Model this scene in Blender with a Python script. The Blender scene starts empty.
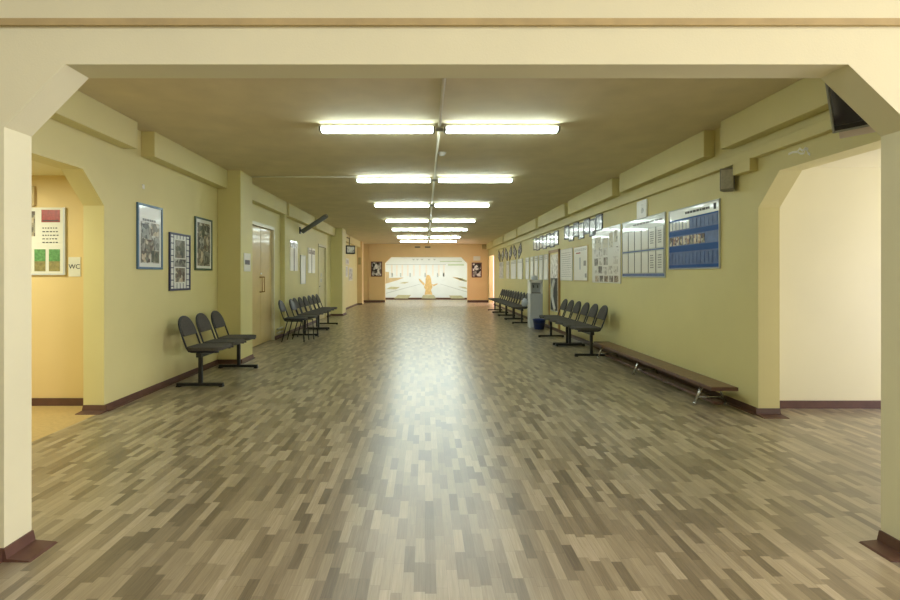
import bpy, bmesh, math, random
from mathutils import Vector, Matrix
random.seed(7)
SC = bpy.context.scene
COL = SC.collection
PI = math.pi

# ------------------------------------------------------------------ materials
def lin(c):
    out = []
    for v in c:
        v /= 255.0
        out.append(v / 12.92 if v <= 0.04045 else ((v + 0.055) / 1.055) ** 2.4)
    return (*out, 1.0)

def new_mat(name):
    m = bpy.data.materials.new(name)
    m.use_nodes = True
    nt = m.node_tree
    return m, nt, nt.nodes['Principled BSDF']

def plain(name, rgb, rough=0.6, metal=0.0, var=0.06, scale=8.0, spec=0.5, coat=0.0, bump=0.0):
    m, nt, b = new_mat(name)
    tc = nt.nodes.new('ShaderNodeTexCoord')
    nz = nt.nodes.new('ShaderNodeTexNoise')
    nz.inputs['Scale'].default_value = scale
    nz.inputs['Detail'].default_value = 4
    nt.links.new(tc.outputs['Object'], nz.inputs['Vector'])
    cr = nt.nodes.new('ShaderNodeValToRGB')
    c = lin(rgb)
    cr.color_ramp.elements[0].position = 0.3
    cr.color_ramp.elements[1].position = 0.7
    cr.color_ramp.elements[0].color = (*[v * (1 - var) for v in c[:3]], 1)
    cr.color_ramp.elements[1].color = (*[min(1, v * (1 + var)) for v in c[:3]], 1)
    nt.links.new(nz.outputs['Fac'], cr.inputs['Fac'])
    nt.links.new(cr.outputs['Color'], b.inputs['Base Color'])
    b.inputs['Roughness'].default_value = rough
    b.inputs['Metallic'].default_value = metal
    b.inputs['Specular IOR Level'].default_value = spec
    if coat:
        b.inputs['Coat Weight'].default_value = coat
        b.inputs['Coat Roughness'].default_value = 0.05
    if bump:
        n2 = nt.nodes.new('ShaderNodeTexNoise')
        n2.inputs['Scale'].default_value = 130
        n2.inputs['Detail'].default_value = 3
        nt.links.new(tc.outputs['Object'], n2.inputs['Vector'])
        bp = nt.nodes.new('ShaderNodeBump')
        bp.inputs['Strength'].default_value = bump
        bp.inputs['Distance'].default_value = 0.004
        nt.links.new(n2.outputs['Fac'], bp.inputs['Height'])
        nt.links.new(bp.outputs['Normal'], b.inputs['Normal'])
    return m

def photo_mat(name, cols, scale=14.0, stretch=(1, 1, 1), rough=0.3, coat=0.0):
    """blotchy printed picture: voronoi cells blended with noise, mapped to a few inks"""
    m, nt, b = new_mat(name)
    tc = nt.nodes.new('ShaderNodeTexCoord')
    mp = nt.nodes.new('ShaderNodeMapping')
    mp.inputs['Scale'].default_value = stretch
    oi = nt.nodes.new('ShaderNodeObjectInfo')
    nt.links.new(tc.outputs['Object'], mp.inputs['Vector'])
    ad = nt.nodes.new('ShaderNodeVectorMath'); ad.operation = 'ADD'
    sc = nt.nodes.new('ShaderNodeVectorMath'); sc.operation = 'SCALE'
    cmb = nt.nodes.new('ShaderNodeCombineXYZ')
    for k in ('X', 'Y', 'Z'):
        nt.links.new(oi.outputs['Random'], cmb.inputs[k])
    nt.links.new(cmb.outputs[0], sc.inputs[0]); sc.inputs['Scale'].default_value = 9.0
    nt.links.new(mp.outputs[0], ad.inputs[0]); nt.links.new(sc.outputs[0], ad.inputs[1])
    vo = nt.nodes.new('ShaderNodeTexVoronoi'); vo.inputs['Scale'].default_value = scale
    nz = nt.nodes.new('ShaderNodeTexNoise'); nz.inputs['Scale'].default_value = scale * 1.3
    nz.inputs['Detail'].default_value = 5
    nt.links.new(ad.outputs[0], vo.inputs['Vector']); nt.links.new(ad.outputs[0], nz.inputs['Vector'])
    sp = nt.nodes.new('ShaderNodeSeparateColor')
    nt.links.new(vo.outputs['Color'], sp.inputs[0])
    mx = nt.nodes.new('ShaderNodeMath'); mx.operation = 'MULTIPLY_ADD'
    mx.inputs[1].default_value = 0.55
    ml = nt.nodes.new('ShaderNodeMath'); ml.operation = 'MULTIPLY'; ml.inputs[1].default_value = 0.45
    nt.links.new(nz.outputs['Fac'], ml.inputs[0])
    nt.links.new(sp.outputs[0], mx.inputs[0]); nt.links.new(ml.outputs[0], mx.inputs[2])
    cr = nt.nodes.new('ShaderNodeValToRGB')
    el = cr.color_ramp.elements
    n = len(cols)
    el[0].position = 0.15; el[0].color = lin(cols[0])
    el[1].position = 0.85; el[1].color = lin(cols[-1])
    for i in range(1, n - 1):
        e = el.new(0.15 + 0.7 * i / (n - 1)); e.color = lin(cols[i])
    nt.links.new(mx.outputs[0], cr.inputs['Fac'])
    nt.links.new(cr.outputs['Color'], b.inputs['Base Color'])
    b.inputs['Roughness'].default_value = rough
    if coat:
        b.inputs['Coat Weight'].default_value = coat
        b.inputs['Coat Roughness'].default_value = 0.06
    return m

def emit(name, rgb, strength):
    m, nt, b = new_mat(name)
    c = lin(rgb)
    b.inputs['Base Color'].default_value = c
    b.inputs['Emission Color'].default_value = c
    b.inputs['Emission Strength'].default_value = strength
    return m

def floor_mat():
    m, nt, b = new_mat('stave_laminate')
    N, L = nt.nodes, nt.links
    def math_(op, a, bb=None):
        n = N.new('ShaderNodeMath'); n.operation = op
        for i, v in enumerate((a, bb)):
            if v is None: continue
            if isinstance(v, (int, float)): n.inputs[i].default_value = v
            else: L.new(v, n.inputs[i])
        return n.outputs[0]
    tc = N.new('ShaderNodeTexCoord')
    sx = N.new('ShaderNodeSeparateXYZ'); L.new(tc.outputs['Object'], sx.inputs[0])
    W, LEN = 0.047, 0.21
    r = math_('DIVIDE', sx.outputs['X'], W)
    row = math_('FLOOR', r)
    wn = N.new('ShaderNodeTexWhiteNoise'); wn.noise_dimensions = '1D'
    L.new(row, wn.inputs['W'])
    yy = math_('ADD', math_('DIVIDE', sx.outputs['Y'], LEN), math_('MULTIPLY', wn.outputs['Value'], 7.3))
    col = math_('FLOOR', yy)
    cv = N.new('ShaderNodeCombineXYZ'); L.new(row, cv.inputs[0]); L.new(col, cv.inputs[1])
    w2 = N.new('ShaderNodeTexWhiteNoise'); w2.noise_dimensions = '2D'; L.new(cv.outputs[0], w2.inputs['Vector'])
    # grain along the stave
    mp = N.new('ShaderNodeMapping'); mp.inputs['Scale'].default_value = (150, 7, 1)
    L.new(tc.outputs['Object'], mp.inputs['Vector'])
    add = N.new('ShaderNodeVectorMath'); add.operation = 'ADD'
    L.new(mp.outputs[0], add.inputs[0]); L.new(w2.outputs['Color'], add.inputs[1])
    nz = N.new('ShaderNodeTexNoise'); nz.inputs['Scale'].default_value = 1.0; nz.inputs['Detail'].default_value = 5
    L.new(add.outputs[0], nz.inputs['Vector'])
    fac = math_('ADD', math_('MULTIPLY', math_('POWER', w2.outputs['Value'], 0.8), 0.56), math_('MULTIPLY', math_('SUBTRACT', nz.outputs['Fac'], 0.5), 0.45))
    fac = math_('ADD', fac, 0.25)
    cr = N.new('ShaderNodeValToRGB')
    el = cr.color_ramp.elements
    el[0].position = 0.0; el[0].color = lin((78, 68, 54))
    el[1].position = 1.0; el[1].color = lin((200, 187, 160))
    for p, c in ((0.25, (106, 95, 73)), (0.5, (137, 124, 98)), (0.75, (167, 154, 124))):
        e = el.new(p); e.color = lin(c)
    L.new(fac, cr.inputs['Fac'])
    # joints
    fr = math_('FRACT', r); fy = math_('FRACT', yy)
    j = math_('MAXIMUM', math_('LESS_THAN', fr, 0.025), math_('LESS_THAN', fy, 0.008))
    mix = N.new('ShaderNodeMix'); mix.data_type = 'RGBA'
    L.new(math_('MULTIPLY', j, 0.45), mix.inputs['Factor'])
    L.new(cr.outputs['Color'], mix.inputs['A']); mix.inputs['B'].default_value = lin((60, 50, 40))
    L.new(mix.outputs['Result'], b.inputs['Base Color'])
    rr = math_('ADD', math_('MULTIPLY', nz.outputs['Fac'], 0.12), 0.26)
    L.new(rr, b.inputs['Roughness'])
    b.inputs['Specular IOR Level'].default_value = 0.6
    b.inputs['Coat Weight'].default_value = 0.4
    b.inputs['Coat Roughness'].default_value = 0.3
    bp = N.new('ShaderNodeBump'); bp.inputs['Strength'].default_value = 0.12; bp.inputs['Distance'].default_value = 0.002
    L.new(nz.outputs['Fac'], bp.inputs['Height']); L.new(bp.outputs['Normal'], b.inputs['Normal'])
    return m

WALL_C = (222, 212, 152)
M = {}
M['wall'] = plain('yellow_wall_paint', WALL_C, 0.55, var=0.03, scale=1.5, spec=0.35, bump=0.12)
M['wall_pale'] = plain('pale_cream_paint', (225, 222, 184), 0.6, var=0.03, scale=1.5, spec=0.3, bump=0.15)
M['wall_orange'] = plain('orange_wall_paint', (224, 193, 140), 0.55, var=0.03, scale=1.5, spec=0.35, bump=0.1)
M['wall_amber'] = plain('amber_wall_paint', (226, 200, 142), 0.55, var=0.03, scale=1.5, spec=0.35, bump=0.1)
M['cream'] = plain('cream_paint', (234, 227, 192), 0.6, var=0.02, scale=1.5, spec=0.3, bump=0.1)
M['ceiling'] = plain('ceiling_paint', (219, 206, 170), 0.8, var=0.06, scale=3.0, spec=0.2, bump=0.5)
M['floor'] = floor_mat()
M['lino'] = plain('beige_lino', (196, 168, 112), 0.45, var=0.08, scale=30)
M['base'] = plain('brown_skirting', (94, 64, 51), 0.5, var=0.15, scale=12)
M['base_dark'] = plain('dark_brown_skirting', (84, 56, 42), 0.45, var=0.15, scale=12)
M['ledge'] = plain('brown_ledge', (180, 160, 108), 0.6, var=0.1, scale=10)
M['black'] = plain('black_metal', (24, 25, 28), 0.42, var=0.1, spec=0.5)
M['fabric'] = plain('grey_fabric', (80, 76, 69), 0.9, var=0.18, scale=60, bump=0.6)
M['fabric_b'] = plain('black_vinyl', (34, 36, 42), 0.5, var=0.12, scale=40)
M['brownseat'] = plain('brown_vinyl', (84, 62, 48), 0.5, var=0.1, scale=30)
M['pinkwhite'] = plain('pinkish_white_paint', (234, 218, 210), 0.6, var=0.02, scale=2)
M['chalk'] = plain('bare_plaster', (244, 242, 232), 0.8, var=0.02)
M['white'] = plain('white_plastic', (232, 232, 226), 0.35, var=0.02)
M['offwhite'] = plain('offwhite_pipe', (226, 222, 204), 0.45, var=0.03)
M['grey'] = plain('grey_plastic', (128, 126, 116), 0.5, var=0.05)
M['dgrey'] = plain('dark_grey', (72, 74, 74), 0.5, var=0.05)
M['spk'] = plain('speaker_grille', (172, 170, 156), 0.7, var=0.12, scale=40)
M['mgrey'] = plain('mid_grey_enamel', (112, 114, 112), 0.4, var=0.04)
M['steel'] = plain('bright_steel', (190, 190, 186), 0.25, metal=0.9, var=0.03)
M['coolerb'] = plain('grey_cooler_body', (186, 190, 194), 0.4, var=0.03)
M['blue'] = plain('blue_bucket', (38, 60, 128), 0.4, var=0.05)
M['bag'] = plain('white_bag', (206, 212, 220), 0.35, var=0.06, scale=15)
M['bench'] = plain('brown_bench_wood', (92, 60, 44), 0.4, var=0.2, scale=18)
M['bench_top'] = plain('worn_bench_top', (122, 94, 64), 0.38, var=0.18, scale=14)
M['doorw'] = plain('pale_wood_door', (212, 188, 126), 0.4, var=0.05, scale=5, coat=0.1)
M['doorp'] = plain('pale_door', (216, 206, 160), 0.3, var=0.03, scale=4, coat=0.2)
M['doorfr'] = plain('white_door_frame', (226, 220, 190), 0.4, var=0.03)
M['brownfr'] = plain('brown_door_frame', (172, 134, 76), 0.45, var=0.12, scale=10)
M['brass'] = plain('brass', (170, 130, 60), 0.3, metal=0.8, var=0.04)
M['paper'] = plain('paper', (228, 230, 224), 0.3, var=0.02, scale=3, coat=0.35)
M['paper_g'] = plain('grey_green_paper', (196, 204, 196), 0.28, var=0.03, scale=3, coat=0.6)
M['matte'] = plain('matte_paper', (224, 222, 206), 0.6, var=0.03, scale=6)
M['ink'] = plain('dark_ink', (58, 60, 62), 0.6, var=0.05)
M['ink_l'] = plain('grey_ink', (140, 142, 142), 0.6, var=0.05)
M['boardblue'] = plain('board_blue', (4, 76, 150), 0.5, var=0.04, spec=0.2)
M['boardblue_l'] = plain('board_steel_blue', (76, 104, 160), 0.4, var=0.15, scale=14, spec=0.35, coat=0.15)
M['fr_blue'] = plain('blue_frame', (84, 120, 150), 0.35, var=0.05)
M['fr_navy'] = plain('navy_frame', (52, 58, 92), 0.35, var=0.05)
M['fr_green'] = plain('green_frame', (58, 88, 72), 0.35, var=0.05)
M['fr_white'] = plain('aluminium_strip', (200, 204, 204), 0.35, var=0.03)
M['fr_red'] = plain('dark_red_frame', (92, 48, 42), 0.45, var=0.05)
M['fr_blk'] = plain('black_frame', (26, 25, 28), 0.4, var=0.05)
M['cork'] = plain('tan_panel', (196, 176, 128), 0.6, var=0.06)
M['screen'] = plain('dark_tv_screen', (20, 26, 36), 0.08, var=0.05, coat=0.8)
M['tvb'] = plain('silver_tv_bezel', (150, 150, 146), 0.35, var=0.03)
M['tvu'] = plain('pinkish_tv_underside', (222, 206, 200), 0.5, var=0.03)
M['red'] = plain('red_print', (150, 50, 38), 0.4, var=0.25, scale=40)
M['green'] = plain('green_print', (96, 148, 88), 0.4, var=0.3, scale=40)
M['olive'] = plain('olive_print', (140, 130, 80), 0.5, var=0.25, scale=30)
M['ph_bw'] = photo_mat('photo_grey', [(24, 26, 26), (70, 72, 70), (140, 142, 136), (210, 212, 206)], 16, coat=0.4)
M['ph_br'] = photo_mat('photo_brown', [(34, 26, 22), (88, 66, 50), (120, 120, 110), (196, 180, 150), (214, 214, 206)], 20, coat=0.4)
M['ph_gr'] = photo_mat('photo_green', [(20, 26, 22), (50, 66, 52), (110, 104, 88), (170, 168, 156)], 18, coat=0.4)
M['ph_warm'] = photo_mat('photo_warm', [(40, 36, 34), (150, 96, 70), (206, 190, 160), (226, 224, 214)], 30, coat=0.4)
M['ph_lt'] = photo_mat('photo_light', [(120, 118, 110), (190, 190, 184), (226, 226, 220), (236, 238, 236)], 14, coat=0.4)
M['ph_hc'] = photo_mat('photo_contrast', [(14, 14, 16), (30, 30, 34), (120, 116, 112), (228, 228, 226), (238, 238, 236)], 9, rough=0.4)
M['ph_col'] = photo_mat('photo_collage', [(26, 28, 28), (96, 92, 84), (168, 164, 152), (208, 208, 200), (222, 222, 216)], 15, coat=0.4)
M['ph_col2'] = photo_mat('photo_collage_dark', [(22, 26, 24), (58, 62, 54), (116, 104, 84), (180, 176, 162), (214, 210, 198)], 17, coat=0.4)
M['ph_sk'] = photo_mat('sketch_print', [(96, 98, 96), (206, 206, 196), (224, 222, 206), (224, 222, 206), (224, 222, 206)], 26, rough=0.6)
M['tube'] = emit('lit_diffuser', (235, 253, 250), 26.0)
M['mural'] = plain('mural_white', (226, 234, 232), 0.6, var=0.03, scale=2)
M['m_gold'] = plain('mural_gold', (220, 188, 126), 0.6, var=0.15, scale=8)
M['m_ochre'] = plain('mural_ochre', (206, 184, 140), 0.6, var=0.1, scale=4)
M['m_olive'] = plain('mural_olive', (190, 188, 150), 0.6, var=0.1, scale=5)
M['m_peach'] = plain('mural_peach', (232, 226, 212), 0.6, var=0.04, scale=5)
M['m_grey'] = plain('mural_grey', (182, 192, 190), 0.6, var=0.06, scale=5)
M['m_green'] = plain('mural_green', (188, 206, 176), 0.6, var=0.05, scale=5)

# ------------------------------------------------------------------ mesh helpers
class MB:
    def __init__(s): s.bm = bmesh.new()
    def box(s, x0, x1, y0, y1, z0, z1):
        vs = [s.bm.verts.new((x, y, z)) for x in (x0, x1) for y in (y0, y1) for z in (z0, z1)]
        for f in ((0, 1, 3, 2), (4, 6, 7, 5), (0, 4, 5, 1), (2, 3, 7, 6), (0, 2, 6, 4), (1, 5, 7, 3)):
            s.bm.faces.new([vs[i] for i in f])
        return s
    def prism(s, pts, axis, a, b):
        """2-D outline extruded along axis from a to b. axis X: pts are (y,z); Y: (x,z); Z: (x,y)"""
        def mk(p, t):
            return {'X': (t, p[0], p[1]), 'Y': (p[0], t, p[1]), 'Z': (p[0], p[1], t)}[axis]
        A = [s.bm.verts.new(mk(p, a)) for p in pts]
        B = [s.bm.verts.new(mk(p, b)) for p in pts]
        n = len(pts)
        fs = [s.bm.faces.new(A), s.bm.faces.new(B)]
        for i in range(n):
            s.bm.faces.new((A[i], A[(i + 1) % n], B[(i + 1) % n], B[i]))
        for f in fs: f.normal_update()
        if n > 4: bmesh.ops.triangulate(s.bm, faces=fs, ngon_method='EAR_CLIP')
        return s
    def tube(s, pts, r, seg=10, closed=False):
        pts = [Vector(p) for p in pts]
        n = len(pts); rings = []
        up = None
        for i, p in enumerate(pts):
            if closed: t = (pts[(i + 1) % n] - pts[i - 1]).normalized()
            elif i == 0: t = (pts[1] - p).normalized()
            elif i == n - 1: t = (p - pts[i - 1]).normalized()
            else: t = ((pts[i + 1] - p).normalized() + (p - pts[i - 1]).normalized()).normalized()
            if up is None:
                up = t.orthogonal().normalized()
            else:
                up = (up - t * up.dot(t)).normalized()
            v = t.cross(up)
            rings.append([s.bm.verts.new(p + (up * math.cos(2 * PI * k / seg) + v * math.sin(2 * PI * k / seg)) * r) for k in range(seg)])
        m = n if closed else n - 1
        for i in range(m):
            a, b = rings[i], rings[(i + 1) % n]
            for k in range(seg):
                f = s.bm.faces.new((a[k], a[(k + 1) % seg], b[(k + 1) % seg], b[k])); f.smooth = True
        if not closed:
            s.bm.faces.new(rings[0]); s.bm.faces.new(rings[-1])
        return s
    def lathe(s, prof, seg=24, c=(0, 0, 0)):
        rings = []
        for r, z in prof:
            rings.append([s.bm.verts.new((c[0] + r * math.cos(2 * PI * k / seg), c[1] + r * math.sin(2 * PI * k / seg), c[2] + z)) for k in range(seg)])
        for i in range(len(prof) - 1):
            for k in range(seg):
                f = s.bm.faces.new((rings[i][k], rings[i][(k + 1) % seg], rings[i + 1][(k + 1) % seg], rings[i + 1][k])); f.smooth = True
        if prof[0][0] > 1e-4: s.bm.faces.new(rings[0])
        if prof[-1][0] > 1e-4: s.bm.faces.new(rings[-1])
        return s
    def xform(s, mat):
        bmesh.ops.transform(s.bm, matrix=mat, verts=s.bm.verts); return s
    def build(s, name, mat, parent=None, bevel=0.0, seg=2, loc=None, rotz=0.0, smooth=False):
        bmesh.ops.recalc_face_normals(s.bm, faces=s.bm.faces)
        me = bpy.data.meshes.new(name)
        s.bm.to_mesh(me); s.bm.free()
        me.materials.append(M[mat] if isinstance(mat, str) else mat)
        o = bpy.data.objects.new(name, me); COL.objects.link(o)
        if parent: o.parent = parent
        if loc: o.location = loc
        if rotz: o.rotation_euler.z = rotz
        if smooth:
            for p in me.polygons: p.use_smooth = True
        if bevel:
            md = o.modifiers.new('bevel', 'BEVEL'); md.width = bevel; md.segments = seg
            md.limit_method = 'ANGLE'; md.angle_limit = math.radians(40)
        return o

def tag(o, label, cat, group=None, kind=None):
    o['label'] = label; o['category'] = cat
    if group: o['group'] = group
    if kind: o['kind'] = kind
    return o
def empty(name, loc, rotz=0, label=None, cat=None, group=None):
    o = bpy.data.objects.new(name, None); COL.objects.link(o)
    o.location = loc; o.rotation_euler = (0, 0, rotz); o.empty_display_size = 0.1
    if label: tag(o, label, cat, group)
    return o
def struct(mb, name, mat, label, cat, bevel=0.0):
    return tag(mb.build(name, mat, bevel=bevel), label, cat, kind='structure')
def dup(root, loc, rotz, label, group=None):
    def cp(o, parent):
        c = o.copy(); COL.objects.link(c)
        if parent: c.parent = parent
        for ch in list(o.children): cp(ch, c)
        return c
    r = cp(root, None)
    r.location = loc; r.rotation_euler = (0, 0, rotz); r['label'] = label
    if group: r['group'] = group
    return r
def text_mesh(body, size, name, mat, parent, loc):
    cu = bpy.data.curves.new(name, 'FONT'); cu.body = body; cu.size = size; cu.extrude = 0.0008
    cu.align_x = 'CENTER'; cu.align_y = 'CENTER'
    t = bpy.data.objects.new(name + '_tmp', cu); COL.objects.link(t)
    bpy.context.view_layer.update()
    dg = bpy.context.evaluated_depsgraph_get()
    me = bpy.data.meshes.new_from_object(t.evaluated_get(dg))
    bpy.data.objects.remove(t)
    me.transform(Matrix.Rotation(PI / 2, 4, 'X'))
    me.materials.clear(); me.materials.append(M[mat])
    o = bpy.data.objects.new(name, me); COL.objects.link(o); o.parent = parent; o.location = loc
    return o

# ------------------------------------------------------------------ room measures (metres)
XL, XR, H = -3.08, 3.12, 2.87
WT = 0.2
YF0, YF1 = 2.28, 2.44          # arch wall between lobby and hall
YB = 24.6                      # far wall
BL, BR = -2.93, 3.0            # faces of the soffit boxes

# floor and ceilings
struct(MB().box(XL, 7.0, -4.0, 28.0, -0.1, 0).box(-6.5, XL, -4.0, YF1, -0.1, 0).box(XL - WT, XL, 5.2, 28.0, -0.1, 0), 'floor', 'floor', 'wood stave laminate floor running down the hall', 'floor')
struct(MB().box(-6.5, XL, YF1, 5.2, -0.1, 0.0), 'floor_alcove', 'lino', 'plain beige floor of the side passage on the left', 'floor')
struct(MB().box(XL - WT, XR + WT, YF1, YB + 0.3, H, H + 0.1), 'ceiling', 'ceiling', 'dull brown painted ceiling over the hall', 'ceiling')
struct(MB().box(-6.5, 7.0, -4.0, YF0, 3.3, 3.4), 'ceiling_lobby', 'ceiling', 'ceiling over the lobby in front', 'ceiling')

# arch wall in front
arch = [(-6.5, 0), (-1.92, 0), (-1.92, 1.98), (-1.64, 2.265), (1.93, 2.265), (2.225, 1.98), (2.225, 0), (7.0, 0), (7.0, 3.3), (-6.5, 3.3)]
struct(MB().prism(arch, 'Y', YF0, YF1), 'wall_front', 'wall_pale', 'pale cream front wall with wide chamfered opening', 'wall')
struct(MB().box(-6.5, 7.0, YF0 - 0.016, YF0, 2.437, 2.468), 'trim_1', 'ledge', 'thin brown ledge across the header of the front wall', 'trim')

# left wall
pl = [(YF1, 0), (2.95, 0), (2.95, 1.97), (3.24, 2.265), (4.50, 2.265), (4.80, 1.975), (4.80, 0), (8.78, 0), (8.78, 2.27), (10.16, 2.27), (10.16, 0),
      (14.4, 0), (14.4, 2.22), (15.55, 2.22), (15.55, 0), (YB, 0), (YB, H), (YF1, H)]
struct(MB().prism(pl, 'X', XL - WT, XL).box(XL - WT, XL - 0.1, 8.78, 10.16, 0, 2.27).box(XL - WT, XL - 0.1, 14.4, 15.55, 0, 2.22), 'wall_left', 'wall', 'yellow left wall with chamfered side opening and doors', 'wall')  # unseen backing boxes behind both doors, added to stop light leaking in
# right wall
pr = [(YF1, 0), (2.7, 0), (2.7, 1.94), (3.0, 2.23), (4.40, 2.23), (4.68, 1.94), (4.68, 0), (22.6, 0), (22.6, 2.26), (24.35, 2.26), (24.35, 0), (YB, 0), (YB, H), (YF1, H)]
struct(MB().prism(pr, 'X', XR, XR + WT), 'wall_right', 'wall', 'yellow right wall with chamfered side opening', 'wall')
# far wall with niche opening
pb = [(XL - WT, 0), (-1.97, 0), (-1.97, 1.94), (-1.67, 2.235), (1.80, 2.235), (2.09, 1.94), (2.09, 0), (XR + WT, 0), (XR + WT, H), (XL - WT, H)]
struct(MB().prism(pb, 'Y', YB, YB + 0.3), 'wall_back', 'wall_orange', 'orange far wall with chamfered opening onto a mural', 'wall')
# niche beyond the far wall
struct(MB().box(-3.2, -3.0, YB + 0.3, 27.8, 0, 2.8).box(3.1, 3.3, YB + 0.3, 27.8, 0, 2.8), 'wall_niche_side', 'cream', 'side walls of the mural room', 'wall')
struct(MB().box(-3.2, 3.3, 27.65, 27.8, 0, 2.8), 'wall_niche_back', 'cream', 'wall behind the mural', 'wall')
struct(MB().box(-3.2, 3.3, YB + 0.3, 27.8, 2.8, 2.9), 'ceiling_niche', 'cream', 'ceiling of the mural room', 'ceiling')
struct(MB().box(-3.0, 3.1, 27.63, 27.65, 0, 0.10), 'baseboard_niche', 'base', 'reddish skirting below the mural', 'baseboard')

# left side passage
struct(MB().box(-6.5, XL - WT, 5.02, 5.2, 0, 2.4), 'wall_left_alcove', 'wall_amber', 'warm orange wall of the left side passage', 'wall')
struct(MB().box(-6.6, -6.5, -4.0, 5.2, 0, 3.3), 'wall_lobby_left', 'wall_pale', 'outer wall on the left', 'wall')
struct(MB().box(-6.5, XL - WT, YF1, 5.2, 2.31, 2.41), 'ceiling_left_alcove', 'cream', 'low ceiling of the left side passage', 'ceiling')
struct(MB().box(-6.5, XL - WT, 5.005, 5.02, 0, 0.075), 'baseboard_left_alcove', 'base', 'brown skirting in the left side passage', 'baseboard')
# right side room
struct(MB().box(XR + WT, 7.0, 4.92, 5.1, 0, 2.6), 'wall_right_alcove', 'cream', 'cream wall of the right side room', 'wall')
struct(MB().box(XR + WT, 7.0, YF1, 5.1, 2.37, 2.47), 'ceiling_right_alcove', 'cream', 'low ceiling of the right side room', 'ceiling')
struct(MB().box(XR + WT, 7.0, 4.9, 4.92, 0, 0.075), 'baseboard_right_alcove', 'base', 'purple brown skirting in the right side room', 'baseboard')
# outer wall right, with two window openings (lobby and side room)
ro = MB()
ro.box(7.0, 7.15, -4.0, -2.6, 0, 3.3).box(7.0, 7.15, 1.2, 2.75, 0, 3.3).box(7.0, 7.15, 4.75, 5.1, 0, 3.3)
ro.box(7.0, 7.15, -2.6, 1.2, 0, 0.8).box(7.0, 7.15, -2.6, 1.2, 2.6, 3.3)
ro.box(7.0, 7.15, 2.75, 4.75, 0, 0.5).box(7.0, 7.15, 2.75, 4.75, 1.8, 3.3)
struct(ro, 'wall_lobby_right', 'wall_pale', 'outer wall on the right with windows', 'wall')
struct(MB().box(-6.5, 7.0, -4.15, -4.0, 0, 3.3), 'wall_lobby_back', 'wall_pale', 'lobby wall behind', 'wall')
# far right doorway room
fr = MB().box(XR + WT, 5.0, 28.0, 28.1, 0, 2.6).box(5.0, 5.1, 21.5, 28.1, 0, 2.6).box(XR + WT, 5.0, 21.4, 21.5, 0, 2.6).box(XR + WT - 0.02, XR + WT, YB + 0.3, 28.0, 0, 2.8)
struct(fr, 'wall_far_room', 'pinkwhite', 'pinkish lit walls of the room beyond the far doorway', 'wall')
struct(MB().box(XR + WT, 5.0, 21.5, 28.0, 2.6, 2.7), 'ceiling_far_room', 'pinkwhite', 'ceiling of the room beyond the far doorway', 'ceiling')

# pilasters and soffit boxes
def pilaster(n, x0, x1, y0, y1, mat, label):
    struct(MB().box(x0, x1, y0, y1, 0, H), 'trim_%d' % n, mat, label, 'pilaster', bevel=0.006)
pilaster(2, XL, -2.735, 7.42, 7.93, 'wall', 'yellow pilaster on the left wall, the nearest one')
pilaster(3, XL, -2.70, 16.35, 17.05, 'wall', 'yellow pilaster on the left wall, farther one')
pilaster(4, XL, -2.86, 22.7, 23.3, 'wall_orange', 'orange pilaster near the far left corner')
n = 5
ORD = ['nearest', 'second', 'third', 'fourth', 'fifth', 'sixth', 'seventh', 'farthest']
for i, (a, b) in enumerate(((YF1, 5.10), (5.42, 7.42), (7.93, 10.6), (10.8, 13.3), (13.5, 16.35), (17.05, 19.4), (19.6, 22.7))):
    struct(MB().box(XL, BL, a, b, 2.595, H), 'trim_%d' % n, 'wall', 'yellow soffit box under the ceiling on the left, %s from the camera' % ORD[i], 'trim', bevel=0.006); n += 1
for i, (a, b) in enumerate(((YF1, 5.08), (5.38, 7.72), (8.02, 10.5), (10.75, 13.3), (13.6, 16.2), (16.45, 19.1), (19.35, 22.0), (22.2, YB))):
    struct(MB().box(BR, XR, a, b, 2.585, H), 'trim_%d' % n, 'wall', 'yellow soffit box under the ceiling on the right, %s from the camera' % ORD[i], 'trim', bevel=0.006); n += 1
# baseboards with cove strip curling on the floor
def skirt_x(mb, xw, sgn, y0, y1, h=0.062, fl=0.05):
    mb.prism([(xw, 0.0), (xw + sgn * fl, 0.0), (xw + sgn * (fl * 0.9), 0.006), (xw + sgn * 0.02, 0.014), (xw + sgn * 0.01, h), (xw, h)], 'Y', y0, y1)
def skirt_y(mb, yw, sgn, x0, x1, h=0.062, fl=0.05):
    mb.prism([(yw, 0.0), (yw + sgn * fl, 0.0), (yw + sgn * (fl * 0.9), 0.006), (yw + sgn * 0.02, 0.014), (yw + sgn * 0.01, h), (yw, h)], 'X', x0, x1)
b = MB()
skirt_x(b, XL, 1, 4.80, 7.42); skirt_x(b, XL, 1, 7.93, 8.72); skirt_x(b, XL, 1, 10.22, 14.3); skirt_x(b, XL, 1, 15.65, 16.35); skirt_x(b, XL, 1, 17.05, 22.7); skirt_x(b, XL, 1, 23.3, YB)
skirt_y(b, 4.80, -1, XL - WT, XL + 0.03, fl=0.12)
skirt_y(b, 7.42, -1, XL, -2.71); skirt_x(b, -2.735, 1, 7.42, 7.93); skirt_y(b, 16.35, -1, XL, -2.68); skirt_x(b, -2.70, 1, 16.35, 17.05); skirt_y(b, 22.7, -1, XL, -2.84)
struct(b, 'baseboard_left', 'base', 'reddish brown skirting along the left wall', 'baseboard')
b = MB()
skirt_x(b, XR, -1, 4.68, 22.6)
skirt_y(b, 4.68, -1, XR - 0.03, XR + WT, fl=0.13)
struct(b, 'baseboard_right', 'base_dark', 'dark brown skirting along the right wall', 'baseboard')
b = MB(); skirt_y(b, YB, -1, XL, -1.97, h=0.11); skirt_y(b, YB, -1, 2.09, XR, h=0.11)
struct(b, 'baseboard_back', 'base_dark', 'brown skirting along the far wall', 'baseboard')
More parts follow.
